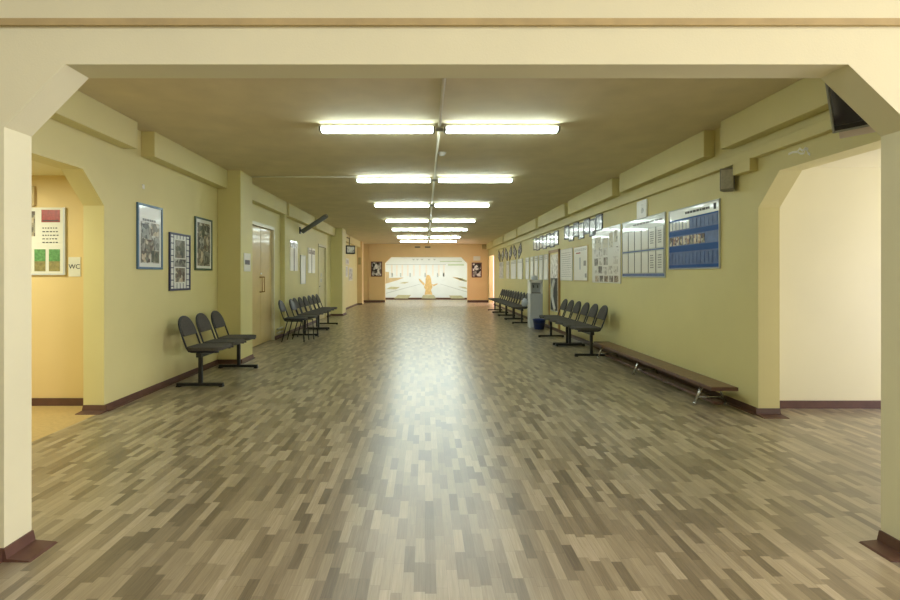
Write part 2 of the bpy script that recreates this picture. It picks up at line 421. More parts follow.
b = MB(); skirt_x(b, -1.92, 1, YF0 - 0.01, YF1, h=0.06, fl=0.13); skirt_y(b, YF0, -1, -6.4, -1.92, h=0.06, fl=0.1)
struct(b, 'baseboard_front_left', 'base', 'reddish skirting around the left column of the front opening', 'baseboard')
b = MB(); skirt_x(b, 2.225, -1, YF0 - 0.01, YF1, h=0.06, fl=0.11); skirt_y(b, YF0, -1, 2.225, 6.9, h=0.06, fl=0.1)
struct(b, 'baseboard_front_right', 'base_dark', 'dark skirting around the right column of the front opening', 'baseboard')

# duct along the right wall and conduits on the ceiling
tag(MB().box(XR - 0.06, XR - 0.001, YF1 + 0.01, 22.4, 2.405, 2.495).build('cable_duct', 'wall', bevel=0.004), 'long yellow painted duct running along the right wall under the ceiling', 'duct')
tag(MB().tube([(0.15, YF1 + 0.01, H - 0.016), (0.15, 22.1, H - 0.016)], 0.016).build('ceiling_conduit', 'offwhite'), 'thin off-white conduit down the middle of the ceiling', 'conduit')
tag(MB().tube([(-2.72, 7.85, H - 0.013), (-1.06, 7.85, H - 0.013)], 0.013).build('ceiling_conduit', 'offwhite'), 'thin white conduit crossing the ceiling from the left pilaster', 'conduit')
tag(MB().box(XL, XL + 0.1, 10.64, 10.76, 0.07, H).build('vertical_duct', 'wall', bevel=0.01), 'yellow vertical duct on the left wall beside the double door', 'duct')
for z, w in ((0.13, 'lower'), (0.21, 'upper')):
    tag(MB().tube([(XL + 0.05, 10.24, z), (XL + 0.05, 10.63, z)], 0.018).tube([(XL, 10.44, z), (XL + 0.05, 10.44, z)], 0.008).build('heating_pipe', 'offwhite'),
        '%s pale heating pipe low on the wall beside the double door' % w, 'pipe', 'heating pipes')
tag(MB().tube([(-2.78, YB - 0.03, 0.1), (-2.78, YB - 0.03, H)], 0.02).build('wall_pipe', 'wall_orange'), 'orange painted pipe standing in the far left corner', 'pipe')

# ------------------------------------------------------------------ fluorescent lights
rows = [5.2, 7.95, 10.8, 13.85, 16.45, 19.55, 21.95]
ordn = ['nearest', 'second', 'third', 'fourth', 'fifth', 'sixth', 'farthest']
def make_lamp():
    t = empty('fluorescent_light', (0, 0, 0), 0, 'x', 'ceiling light', 'fluorescent ceiling lights')
    MB().box(-0.6, 0.6, -0.05, 0.05, -0.03, 0.0).build('housing', 'offwhite', t, bevel=0.004)
    MB().prism([(-0.055, -0.03), (0.055, -0.03), (0.042, -0.076), (-0.042, -0.076)], 'X', -0.575, 0.575).build('diffuser', 'tube', t, bevel=0.01)
    for s in (-1, 1):
        MB().prism([(-0.057, -0.028), (0.057, -0.028), (0.044, -0.074), (-0.044, -0.074)], 'X', s * 0.575, s * 0.6).build('end_cap', 'grey', t)
    return t
lamp0 = make_lamp(); first = True
for i, Y in enumerate(rows):
    for s, side in ((-1, 'left'), (1, 'right')):
        lab = '%s white fluorescent ceiling light of the %s row across the hall' % (side, ordn[i])
        x = 0.15 + s * 0.645
        if first:
            lamp0.location = (x, Y, H); lamp0['label'] = lab; first = False
        else: dup(lamp0, (x, Y, H), 0, lab)
    tag(MB().box(0.112, 0.188, Y - 0.03, Y + 0.03, H - 0.06, H - 0.032).build('junction_box', 'grey', bevel=0.004), 'small grey junction box between the two lights of the %s row' % ordn[i], 'junction box', 'junction boxes between the lights')
t = empty('smoke_detector', (0.215, 6.35, H), 0, 'round white smoke detector on the ceiling behind the nearest lights', 'smoke detector')
MB().lathe([(0.05, 0), (0.05, -0.015), (0.042, -0.02), (0.036, -0.04), (0.0001, -0.044)]).build('body', 'white', t)

# ------------------------------------------------------------------ seat rows
def rounded_rect(x0, x1, y0, y1, r, n=5):
    pts = []
    for cx, cy, a0 in ((x1 - r, y1 - r, 0), (x0 + r, y1 - r, 90), (x0 + r, y0 + r, 180), (x1 - r, y0 + r, 270)):
        for k in range(n + 1):
            a = math.radians(a0 + 90 * k / n)
            pts.append((cx + r * math.cos(a), cy + r * math.sin(a)))
    return pts
def arch_pts(w, h, n=12, e=2.2):
    """outline of the rounded back, u across, v up from 0"""
    pts = []
    for k in range(n + 1):
        a = PI * k / n
        c, s_ = math.cos(a), math.sin(a)
        pts.append((w / 2 * (abs(c) ** (2 / e)) * (1 if c >= 0 else -1), h * 0.25 + h * 0.75 * (s_ ** (2 / e) if s_ > 0 else 0)))
    return [(w / 2 * 0.96, 0.0)] + pts + [(-w / 2 * 0.96, 0.0)]
BACK_TILT = math.atan2(0.13, 0.36)
def back_pad(y):
    mb = MB(); mb.prism(arch_pts(0.335, 0.23), 'X', -0.018, 0.018)
    mb.xform(Matrix.Translation((-0.205, y, 0.59)) @ Matrix.Rotation(-BACK_TILT, 4, 'Y'))
    return mb
def back_tube(y, r=0.0115, fwd=0.22):
    pts = []
    u, h = 0.18, 0.41
    def P(uu, v):
        return (-0.145 - v * math.sin(BACK_TILT), y + uu, 0.425 + v * math.cos(BACK_TILT))
    left = [(fwd, y + u, 0.413), (-0.10, y + u, 0.413), (-0.13, y + u, 0.42)]
    arch_ = []
    for k in range(13):
        a = PI * k / 12
        c, s_ = math.cos(a), math.sin(a)
        arch_.append(P(u * (abs(c) ** (2 / 2.2)) * (1 if c >= 0 else -1), h * 0.55 + (h * 0.45) * (s_ ** (2 / 2.2) if s_ > 1e-6 else 0)))
    pts = left + [P(u, 0.05)] + arch_ + [P(-u, 0.05)] + [(-0.13, y - u, 0.42), (-0.10, y - u, 0.413), (fwd, y - u, 0.413)]
    return MB().tube(pts, r, 8)
def seat_pad(y):
    mb = MB(); mb.prism(rounded_rect(-0.17, 0.25, y - 0.205, y + 0.205, 0.09), 'Z', 0.427, 0.467)
    return mb
def make_row(seat='fabric', pitch=0.45):
    t = empty('seat_row', (0, 0, 0), 0, 'x', 'row of seats', 'three-seat rows along the walls')
    for k in (-1, 0, 1):
        seat_pad(k * pitch).build('seat', seat, t, bevel=0.014, seg=3)
        back_pad(k * pitch).build('backrest', seat, t, bevel=0.012, seg=3)
        back_tube(k * pitch).build('back_frame', 'black', t)
    MB().box(-0.035, 0.025, -0.655, 0.655, 0.35, 0.402).build('beam', 'black', t, bevel=0.004)
    for s in (-1, 1):
        MB().box(-0.025, 0.017, s * 0.60 - 0.021, s * 0.60 + 0.021, 0.045, 0.352).build('post', 'black', t, bevel=0.004)
        f = MB().box(-0.28, 0.26, s * 0.60 - 0.024, s * 0.60 + 0.024, 0.012, 0.047).build('foot_bar', 'black', t, bevel=0.004)
        for x in (-0.26, 0.24):
            MB().box(x - 0.022, x + 0.022, s * 0.60 - 0.03, s * 0.60 + 0.03, 0.0, 0.016).build('foot_pad', 'black', f)
    return t
row0 = make_row()
row0.location = (-2.63, 6.47, 0); row0['label'] = 'grey three-seat row against the left wall, nearest, in front of the pilaster'
dup(row0, (-2.60, 11.45, 0), 0, 'dark three-seat row on the left beyond the double door, just behind the two loose chairs')
dup(row0, (-2.60, 12.83, 0), 0, 'dark three-seat row on the left farthest from the loose chairs, before the far pilaster')
dup(row0, (2.68, 8.67, 0), PI, 'grey three-seat row on the right, touching the end of the low bench')
dup(row0, (2.67, 10.02, 0), PI, 'grey three-seat row on the right, in front of the glazed door')
for i, (y, lab) in enumerate(((14.25, 'dark three-seat row on the right directly behind the water cooler'),
                              (15.6, 'dark three-seat row on the right, second behind the water cooler'),
                              (16.95, 'dark three-seat row on the right, third behind the water cooler'),
                              (18.3, 'dark three-seat row on the right, farthest, near the far doorway'))):
    dup(row0, (2.64, y, 0), PI, lab)

def make_chair():
    t = empty('stacking_chair', (0, 0, 0), 0, 'x', 'chair', 'loose chairs beside the double door')
    seat_pad(0).build('seat', 'fabric_b', t, bevel=0.014, seg=3)
    back_pad(0).build('backrest', 'fabric_b', t, bevel=0.012, seg=3)
    back_tube(0).build('back_frame', 'black', t)
    for s in (-1, 1):
        MB().tube([(0.22, s * 0.18, 0.412), (0.25, s * 0.2, 0.0)], 0.011, 8).build('leg', 'black', t)
        MB().tube([(-0.08, s * 0.18, 0.412), (-0.19, s * 0.2, 0.0)], 0.011, 8).build('leg', 'black', t)
    MB().tube([(0.235, -0.19, 0.22), (0.235, 0.19, 0.22)], 0.008, 8).build('stretcher', 'black', t)
    return t
c0 = make_chair(); c0.location = (-2.62, 10.0, 0); c0['label'] = 'black loose chair standing right beside the double door'
dup(c0, (-2.53, 10.46, 0), 0, 'black loose chair standing between the other loose chair and the seat rows')

# bench on the right
t = empty('low_bench', (2.9, 6.53, 0), 0, 'long low brown wooden bench on metal legs along the right wall', 'bench')
MB().box(-0.125, 0.125, -1.69, 1.69, 0.185, 0.225).build('seat_board', 'bench_top', t, bevel=0.006)
MB().box(-0.130, -0.1255, -1.69, 1.69, 0.187, 0.221).box(0.1255, 0.13, -1.69, 1.69, 0.187, 0.221).box(-0.13, 0.13, -1.695, -1.6905, 0.187, 0.221).build('edge_strip', 'bench', t)
MB().box(-0.045, 0.045, -1.60, 1.40, 0.03, 0.062).build('lower_rail', 'bench', t, bevel=0.006)
for y in (-1.45, 0.05, 1.40):
    for s in (-1, 1):
        lg = MB().tube([(s * 0.085, y, 0.186), (s * 0.155, y, 0.012)], 0.0135, 8).build('leg', 'steel', t)
        MB().lathe([(0.018, 0), (0.018, 0.012), (0.013, 0.016)], 12, (s * 0.157, y, 0.0)).build('foot', 'steel', lg)
    MB().tube([(-0.13, y, 0.07), (0.13, y, 0.07)], 0.008, 8).build('crossbar', 'steel', t)

# ------------------------------------------------------------------ wall boards and pictures
SIDE = {'L': (PI / 2, 1), 'R': (-PI / 2, -1), 'B': (0, 1)}
def wall_thing(name, side, a0, a1, z0, z1, label, cat, group=None, off=0.0):
    """empty at the back centre of a panel on a wall. L/R: a = Y range, B: a = X range"""
    ac, zc = (a0 + a1) / 2, (z0 + z1) / 2
    loc = {'L': (XL + off, ac, zc), 'R': (XR - off, ac, zc), 'B': (ac, YB - off, zc)}[side]
    return empty(name, loc, SIDE[side][0], label, cat, group), a1 - a0, z1 - z0
def frame_part(t, w, h, mat, fw=0.025, d=0.022, name='frame'):
    mb = MB()
    mb.box(-w / 2, w / 2, -d, 0, h / 2 - fw, h / 2).box(-w / 2, w / 2, -d, 0, -h / 2, -h / 2 + fw)
    mb.box(-w / 2, -w / 2 + fw, -d, 0, -h / 2 + fw, h / 2 - fw).box(w / 2 - fw, w / 2, -d, 0, -h / 2 + fw, h / 2 - fw)
    return mb.build(name, mat, t, bevel=0.003)
def quad(t, name, mat, x0, x1, z0, z1, d=0.012, back=0.0):
    return MB().box(x0, x1, -d, -back, z0, z1).build(name, mat, t)
def lines(t, name, mat, x0, x1, z0, z1, n, d, th=0.35, gap=0.25, words=6):
    mb = MB(); st = (z1 - z0) / n
    for i in range(n):
        z = z1 - (i + 0.5) * st
        x = x0
        while x < x1 - 0.004:
            wl = (x1 - x0) / words * random.uniform(0.5, 1.2)
            xe = min(x + wl, x1)
            mb.box(x, xe, -d, -d + 0.0015, z - st * th / 2, z + st * th / 2)
            x = xe + (x1 - x0) / words * gap
    return mb.build(name, mat, t)

# left wall: three framed collages
def framed(side, a0, a1, z0, z1, label, fmat, pmat, pal='paper', mx=0.07, top=0.1, bot=0.07, group='framed collages on the left wall'):
    t, w, h = wall_thing('framed_picture', side, a0, a1, z0, z1, label, 'picture', group)
    frame_part(t, w, h, fmat)
    s = quad(t, 'mount', pal, -w / 2 + 0.02, w / 2 - 0.02, -h / 2 + 0.02, h / 2 - 0.02, 0.012)
    return t, w, h
t, w, h = framed('L', 5.33, 5.84, 1.375, 2.09, 'blue-framed photo collage on the left wall, the one nearest the side opening', 'fr_blue', None)
lines(t, 'heading', 'ink_l', -0.15, 0.12, 0.17, 0.20, 1, 0.014, 0.8)
quad(t, 'collage_print', 'ph_col', -0.19, 0.19, -0.29, 0.16, 0.0128, 0.011)
for (x0, x1, z0, z1, m) in ((-0.17, -0.03, -0.02, 0.14, 'ph_bw'), (0.02, 0.17, 0.02, 0.16, 'ph_br'), (-0.10, 0.06, -0.15, -0.03, 'ph_br'), (0.07, 0.18, -0.14, 0.0, 'ph_bw'),
                            (-0.17, 0.0, -0.28, -0.16, 'ph_br'), (0.02, 0.18, -0.28, -0.15, 'ph_gr')):
    quad(t, 'photo', m, x0, x1, z0, z1, 0.014, 0.011)
t, w, h = framed('L', 6.0, 6.53, 1.12, 1.83, 'navy-framed picture with white checked border, middle and lowest of three on the left wall', 'fr_navy', None)
quad(t, 'photo', 'ph_gr', -0.12, 0.12, 0.05, 0.27, 0.014, 0.011); quad(t, 'photo', 'ph_bw', -0.14, 0.14, -0.06, 0.035, 0.014, 0.011); quad(t, 'photo', 'ph_br', -0.12, 0.12, -0.25, -0.075, 0.014, 0.011)
mb = MB()
for k in range(9):
    z = -0.3 + 0.075 * k
    mb.box(-0.235, -0.16, -0.0135, -0.011, z - 0.006, z + 0.006).box(0.16, 0.235, -0.0135, -0.011, z - 0.006, z + 0.006)
for k in range(5):
    x = -0.16 + 0.08 * k
    mb.box(x - 0.006, x + 0.006, -0.0135, -0.011, 0.285, 0.33).box(x - 0.006, x + 0.006, -0.0135, -0.011, -0.33, -0.265)
mb.box(-0.165, -0.155, -0.0135, -0.011, -0.3, 0.3).box(0.155, 0.165, -0.0135, -0.011, -0.3, 0.3)
mb.build('checked_border', 'fr_navy', t)
t, w, h = framed('L', 6.67, 7.2, 1.38, 2.1, 'green-framed dark collage on the left wall, the one beside the pilaster', 'fr_green', None)
quad(t, 'collage_print', 'ph_col2', -0.195, 0.195, -0.30, 0.29, 0.0128, 0.011)
for (x0, x1, z0, z1, m) in ((-0.17, 0.02, 0.1, 0.25, 'ph_gr'), (0.03, 0.18, 0.14, 0.27, 'ph_bw'), (-0.18, 0.0, -0.07, 0.09, 'ph_bw'), (0.01, 0.18, -0.09, 0.12, 'ph_br'),
                            (-0.18, -0.01, -0.28, -0.08, 'ph_br'), (0.0, 0.18, -0.28, -0.1, 'ph_bw')):
    quad(t, 'photo', m, x0, x1, z0, z1, 0.014, 0.011)
tag(MB().box(XL, XL + 0.012, 5.435, 5.475, 2.25, 2.30).build('wall_hook', 'chalk', bevel=0.004), 'tiny white hook on the left wall above the blue frame', 'hook')

# exit style sign on the pilaster side
t = empty('exit_sign', (-2.735, 7.68, 1.51), PI / 2, 'small white sign with a dark bar on the near left pilaster', 'sign')
MB().box(-0.14, 0.14, -0.008, 0, -0.14, 0.14).build('plate', 'white', t, bevel=0.002)
MB().box(-0.10, 0.10, -0.0095, -0.008, -0.035, 0.035).build('bar', 'fr_navy', t)

# left wall after the doors: posters
for (a0, a1, z0, z1, lab) in ((11.4, 12.05, 1.42, 2.12, 'glossy white poster with dark strip on the left wall, first after the vertical duct'),
                              (12.35, 12.85, 1.1, 1.82, 'plain pinkish white poster on the left wall, middle and lowest of three'),
                              (13.15, 13.95, 1.38, 2.05, 'glossy wide poster with dark strips on the left wall beside the pale door')):
    t, w, h = wall_thing('wall_poster', 'L', a0, a1, z0, z1, lab, 'poster', 'posters beyond the vertical duct')
    quad(t, 'sheet', 'paper', -w / 2, w / 2, -h / 2, h / 2, 0.012)
    if 'strip' in lab:
        quad(t, 'dark_strip', 'dgrey', -0.03, 0.03, -h / 2, h / 2, 0.014, 0.011)
        quad(t, 'heading', 'ph_bw', -w / 2 + 0.02, w / 2 - 0.02, h / 2 - 0.16, h / 2 - 0.05, 0.0135, 0.011)
    else: frame_part(t, w, h, 'fr_white', 0.02, 0.016)
# sheets beyond the far pilaster
for (a0, a1, z0, z1, lab) in ((19.4, 20.2, 1.75, 2.0, 'small pale notice beyond the far left pilaster, uppermost'), (19.0, 19.9, 1.25, 1.7, 'pale grey notice beyond the far left pilaster, nearest'),
                              (20.2, 21.2, 1.1, 1.65, 'pale grey notice beyond the far left pilaster, farthest')):
    t, w, h = wall_thing('notice', 'L', a0, a1, z0, z1, lab, 'notice', 'notices beyond the far pilaster')
    t.location.x += 0.002
    quad(t, 'sheet', 'matte', -w / 2, w / 2, -h / 2, h / 2, 0.006)
    quad(t, 'print', 'ph_lt', -w / 2 + 0.06, w / 2 - 0.06, -h / 2 + 0.05, h / 2 - 0.05, 0.008, 0.005)

# double door and pale door on the left
d = empty('door_1', (XL, 9.47, 0), PI / 2, 'pale wooden double door in the left wall', 'door'); d['kind'] = 'structure'
for s in (-1, 1):
    lf = MB().box(s * 0.005 if s > 0 else -0.66, 0.66 if s > 0 else -0.005, 0.03, 0.075, 0.012, 2.215).build('door_leaf', 'doorw', d, bevel=0.004)
    MB().tube([(s * 0.07, 0.03, 1.0), (s * 0.07, -0.02, 1.0), (s * 0.07, -0.02, 1.28), (s * 0.07, 0.03, 1.28)], 0.011, 8).build('handle', 'brass', lf)
MB().box(-0.03, 0.03, 0.018, 0.03, 1.33, 1.36).build('lock_plate', 'white', d)
MB().box(-0.72, -0.665, -0.018, 0.1, 0, 2.27).box(0.665, 0.72, -0.018, 0.1, 0, 2.27).box(-0.72, 0.72, -0.018, 0.1, 2.222, 2.285).build('door_frame', 'doorfr', d)
d = empty('door_2', (XL, 14.975, 0), PI / 2, 'pale single door in the left wall before the far pilaster', 'door'); d['kind'] = 'structure'
lf = MB().box(-0.51, 0.51, 0.03, 0.075, 0.012, 2.16).build('door_leaf', 'doorp', d, bevel=0.004)
MB().tube([(-0.44, 0.03, 1.0), (-0.44, -0.02, 1.0), (-0.32, -0.02, 1.0)], 0.01, 8).build('handle', 'steel', lf)
MB().box(-0.57, -0.515, -0.015, 0.1, 0, 2.215).box(0.515, 0.57, -0.015, 0.1, 0, 2.215).box(-0.57, 0.57, -0.015, 0.1, 2.165, 2.235).build('door_frame', 'doorp', d)
for (x, z, wd, hh, lab) in ((0.02, 1.33, 0.2, 0.12, 'small grey notice stuck high on the pale single door'), (-0.02, 1.17, 0.26, 0.12, 'small grey notice stuck lower on the pale single door')):
    t = empty('door_notice', (XL - 0.03, 14.975 + x, z), PI / 2, lab, 'notice', 'notices on the pale door')
    quad(t, 'sheet', 'matte', -wd / 2, wd / 2, -hh / 2, hh / 2, 0.004)
    lines(t, 'print', 'ink_l', -wd / 2 + 0.02, wd / 2 - 0.02, -hh / 2 + 0.01, hh / 2 - 0.01, 3, 0.006)

# tilted tube fitting on the left wall
t = empty('wall_tube_lamp', (XL, 12.3, 2.42), 0, 'grey tube-shaped fitting slanting up from the left wall on a bracket', 'wall lamp')
MB().box(0, 0.02, -0.06, 0.06, -0.08, 0.08).build('wall_plate', 'dgrey', t)
MB().tube([(0.02, 0, 0), (0.08, 0, -0.01)], 0.03, 10).build('bracket', 'dgrey', t)
MB().tube([(0.06, 0.0, -0.03), (0.67, -0.15, 0.33)], 0.055, 14).build('tube_body', 'mgrey', t)
MB().tube([(0.665, -0.149, 0.327), (0.70, -0.158, 0.347)], 0.05, 14).build('end_cap', 'grey', t)

# small TV on a bracket beyond the far pilaster
t = empty('hanging_television', (-2.78, 18.6, 2.28), math.radians(35), 'small black television hanging on a bracket beyond the far left pilaster', 'television')
MB().box(-0.2, 0.2, -0.03, 0.15, -0.16, 0.16).build('casing', 'fr_blk', t, bevel=0.03)
MB().box(-0.15, 0.15, -0.036, -0.028, -0.11, 0.11).build('screen', 'ph_lt', t, bevel=0.003)  # pale blotchy colour stands in for a bright reflection on the screen
MB().tube([(0, 0.08, 0.15), (0, 0.08, 0.43), (-0.12, 0.2, 0.47)], 0.015, 8).build('bracket', 'dgrey', t)
t2 = empty('wall_plaque', (-2.97, 22.7, 1.98), 0, 'small dark brown box on the orange pilaster at the far left', 'plaque')
MB().box(-0.06, 0.06, -0.04, 0, -0.16, 0.16).build('body', 'ledge', t2, bevel=0.005)

# right wall boards -----------------------------------------------------------
t, w, h = wall_thing('notice_board', 'R', 5.27, 6.37, 1.38, 2.118, 'glossy blue board with rows of portraits on the right wall, nearest the opening', 'notice board')
frame_part(t, w, h, 'fr_white', 0.012, 0.02)
quad(t, 'panel', 'boardblue_l', -w / 2 + 0.01, w / 2 - 0.01, -h / 2 + 0.01, h / 2 - 0.01, 0.012)
quad(t, 'header', 'paper', -w / 2 + 0.012, w / 2 - 0.012, 0.245, h / 2 - 0.012, 0.014, 0.011)
lines(t, 'heading', 'ink', -0.15, 0.36, 0.285, 0.315, 1, 0.0155, 0.9, 0.2, 9)
quad(t, 'emblem', 'ink', 0.44, 0.485, 0.27, 0.335, 0.0155, 0.013)
for z0, z1 in ((0.045, 0.10), (-0.155, -0.085), (-0.345, -0.315)):
    quad(t, 'blue_band', 'boardblue', -w / 2 + 0.012, w / 2 - 0.012, z0, z1, 0.0145, 0.011)
quad(t, 'blue_band', 'boardblue', -w / 2 + 0.012, w / 2 - 0.012, 0.228, 0.245, 0.0145, 0.011)
for k in range(13):
    x = -0.52 + k * 0.08
    if k < 10: quad(t, 'portrait', 'ph_warm' if k % 3 else 'ph_br', x, x + 0.062, -0.075, 0.03, 0.0155, 0.012)
    quad(t, 'name_card', 'paper' if k < 6 else 'boardblue_l', x, x + 0.062, 0.115, 0.215, 0.0155, 0.012)
    quad(t, 'name_card', 'boardblue_l', x, x + 0.062, -0.30, -0.17, 0.0155, 0.012)

t, w, h = wall_thing('notice_board', 'R', 6.47, 7.88, 1.28, 2.132, 'pale glossy grid board of white cards on the right wall beside the blue board', 'notice board')
frame_part(t, w, h, 'fr_white', 0.012, 0.018)
quad(t, 'panel', 'paper_g', -w / 2 + 0.01, w / 2 - 0.01, -h / 2 + 0.01, h / 2 - 0.01, 0.012)
lines(t, 'heading', 'ink_l', -0.3, 0.62, 0.33, 0.36, 1, 0.0135, 0.8, 0.2, 8)
quad(t, 'blue_band', 'boardblue_l', -w / 2 + 0.012, w / 2 - 0.012, -0.055, -0.035, 0.014, 0.011)
quad(t, 'blue_band', 'boardblue_l', -w / 2 + 0.012, w / 2 - 0.012, -0.41, -0.37, 0.014, 0.011)
for r_, (z0, z1) in enumerate(((-0.02, 0.25), (-0.355, -0.07))):
    for k in range(6):
        x = -0.68 + k * 0.228
        q = quad(t, 'card', 'paper', x, x + 0.2, z0, z1, 0.015, 0.011)
        if k > 3: lines(q, 'print', 'ink_l', x + 0.05, x + 0.15, z0 + 0.05, z1 - 0.04, 6, 0.0165, 0.5, 0.3, 3)
    mb = MB()
    for k in range(7):
        x = -0.694 + k * 0.228
        mb.box(x - 0.005, x + 0.005, -0.016, -0.011, z0 - 0.01, z1 + 0.01)
    mb.build('divider', 'dgrey', t)

t, w, h = wall_thing('wall_newspaper', 'R', 7.95, 9.29, 1.18, 2.13, 'large white sheet crowded with sketches and grey photos on the right wall', 'poster')
quad(t, 'sheet', 'paper', -w / 2, w / 2, -h / 2, h / 2, 0.014)
random.seed(11)
for x0, x1, z0, z1 in ((-0.52, -0.2, 0.1, 0.34), (-0.12, 0.12, 0.08, 0.3), (0.18, 0.36, 0.12, 0.37), (0.4, 0.55, 0.2, 0.4)):
    quad(t, 'sketch', 'ph_sk', x0, x1, z0, z1, 0.0155, 0.012)
for k in range(5):
    for r_ in range(3):
        if random.random() < 0.92:
            x = -0.55 + k * 0.235 + random.uniform(-0.02, 0.02); z = -0.32 + r_ * 0.16 + random.uniform(-0.015, 0.015)
            quad(t, 'photo', random.choice(['ph_lt', 'ph_lt', 'ph_bw']), x, x + 0.18, z, z + 0.13, 0.016, 0.012)
for k in range(5):
    x = -0.5 + k * 0.23
    quad(t, 'photo', 'ph_bw' if k % 2 else 'ph_br', x, x + 0.17, -0.455, -0.35, 0.016, 0.012)

for (a0, a1, lab, kind) in ((9.55, 10.45, 'white chart with colour bars on the right wall next to the sketch sheet', 'chart'), (10.55, 11.48, 'plain white framed sheet on the right wall beside the glazed door', 'plain')):
    t, w, h = wall_thing('framed_sheet', 'R', a0, a1, 1.2, 1.9, lab, 'poster')
    frame_part(t, w, h, 'fr_white' if kind == 'plain' else 'cork', 0.015, 0.018)
    quad(t, 'sheet', 'paper', -w / 2 + 0.012, w / 2 - 0.012, -h / 2 + 0.012, h / 2 - 0.012, 0.012)
    if kind == 'chart':
        quad(t, 'red_title', 'red', -0.28, 0.0, 0.2, 0.225, 0.0135, 0.011); quad(t, 'blue_bar', 'fr_blue', -0.05, 0.0, -0.12, 0.12, 0.0135, 0.011)
        quad(t, 'grey_patch', 'ink_l', 0.2, 0.35, -0.05, 0.05, 0.0135, 0.011); lines(t, 'print', 'ink_l', -0.38, 0.38, 0.25, 0.3, 2, 0.0135)
        quad(t, 'grey_patch', 'ink_l', 0.28, 0.38, -0.28, -0.2, 0.0135, 0.011)
    else: lines(t, 'print', 'ink_l', -0.36, 0.36, -0.28, 0.28, 12, 0.0135, 0.2, 0.3, 7)

# glazed door
d = empty('door_3', (XR, 12.0, 0), -PI / 2, 'narrow brown framed door with glass panel and mirror on the right wall', 'door'); d['kind'] = 'structure'
MB().box(-0.48, -0.40, -0.04, 0, 0.07, 1.93).box(0.40, 0.48, -0.04, 0, 0.07, 1.93).box(-0.48, 0.48, -0.04, 0, 1.86, 1.93).build('door_frame', 'brownfr', d)
lf = MB().box(-0.40, 0.40, -0.02, 0, 0.07, 1.86).build('door_leaf', 'wall', d)
MB().box(-0.34, 0.34, -0.024, -0.018, 0.45, 1.82).build('glass_panel', 'ph_lt', lf)
MB().box(-0.30, 0.30, -0.028, -0.023, 0.48, 1.25).build('mirror_picture', 'dgrey', lf)
mb = MB(); mb.tube([(0.1, -0.03, 1.2), (-0.08, -0.03, 1.0), (-0.1, -0.03, 0.8), (0.05, -0.03, 0.6), (0.14, -0.03, 0.5)], 0.045, 8); mb.build('white_swirl', 'white', lf)

# row of white sheets
sheets = [(12.65, 13.1), (13.2, 13.62), (13.78, 14.2), (14.32, 14.75), (14.95, 15.45), (15.95, 16.8), (17.1, 18.1), (18.5, 19.1), (19.9, 20.9)]
o_ = ['first', 'second', 'third', 'fourth', 'fifth', 'sixth', 'seventh', 'eighth', 'ninth']
for i, (a0, a1) in enumerate(sheets):
    t, w, h = wall_thing('hanging_sheet', 'R', a0, a1, 1.2, 1.86, 'tall white sheet on the right wall, %s one beyond the brown glazed door' % o_[i], 'poster', 'white sheets beyond the glazed door')
    quad(t, 'sheet', 'paper' if i != 8 else 'ph_lt', -w / 2, w / 2, -h / 2, h / 2, 0.012)
    frame_part(t, w, h, 'fr_white', 0.015, 0.016)
    lines(t, 'print', 'ink_l', -w / 2 + 0.06, w / 2 - 0.06, h / 2 - 0.14, h / 2 - 0.05, 2, 0.0135)

# strips of framed photos above
def photo(a, z, wd, ht, lab, group, tilt=0.0, pm='ph_lt'):
    t, w, h = wall_thing('framed_photo', 'R', a - wd / 2, a + wd / 2, z - ht / 2, z + ht / 2, lab, 'photo', group)
    t.rotation_euler = (0, tilt, -PI / 2)
    t.rotation_mode = 'XYZ'
    if tilt:
        t.rotation_euler = (Matrix.Rotation(-PI / 2, 3, 'Z') @ Matrix.Rotation(tilt, 3, 'Y')).to_euler()
    frame_part(t, wd, ht, 'fr_blk', 0.03, 0.02)
    quad(t, 'print', pm, -wd / 2 + 0.02, wd / 2 - 0.02, -ht / 2 + 0.02, ht / 2 - 0.02, 0.014)
nth = ['nearest', 'second', 'third', 'fourth', 'fifth', 'sixth', 'seventh', 'eighth']
ys1 = [8.93, 9.27, 9.61, 9.95, 10.29, 10.63, 10.97]
for i, y in enumerate(ys1):
    photo(y, 2.25 - (0.05 if i % 2 else 0), 0.345, 0.29 + 0.03 * (i % 2), 'small black-framed photo in the nearer upper strip on the right, %s to the camera' % nth[i], 'nearer strip of photos high on the right wall', 0, 'ph_lt' if i % 2 else 'ph_bw')
ys2 = [11.85, 12.23, 12.61, 12.99, 13.37, 13.75, 14.13]
for i, y in enumerate(ys2):
    photo(y, 2.20 - (0.03 if i % 2 else 0), 0.375, 0.34, 'small black-framed photo in the middle upper strip on the right, %s to the camera' % nth[i], 'middle strip of photos high on the right wall', 0, 'ph_lt')
for i, y in enumerate([16.4, 17.3, 18.2, 19.1, 20.0, 20.9]):
    photo(y, 2.13, 0.56, 0.32, 'tilted black-framed photo in the far upper zigzag on the right, %s to the camera' % nth[i], 'far zigzag of photos high on the right wall', 0.42 * (1 if i % 2 else -1), 'ph_hc')

t, w, h = wall_thing('wall_sign', 'R', 7.0, 7.32, 2.13, 2.38, 'small white plastic sign high on the right wall above the grid board', 'sign')
quad(t, 'plate', 'white', -w / 2, w / 2, -h / 2, h / 2, 0.02); quad(t, 'emblem', 'ph_lt', -0.02, 0.07, -0.06, 0.07, 0.0215, 0.019)

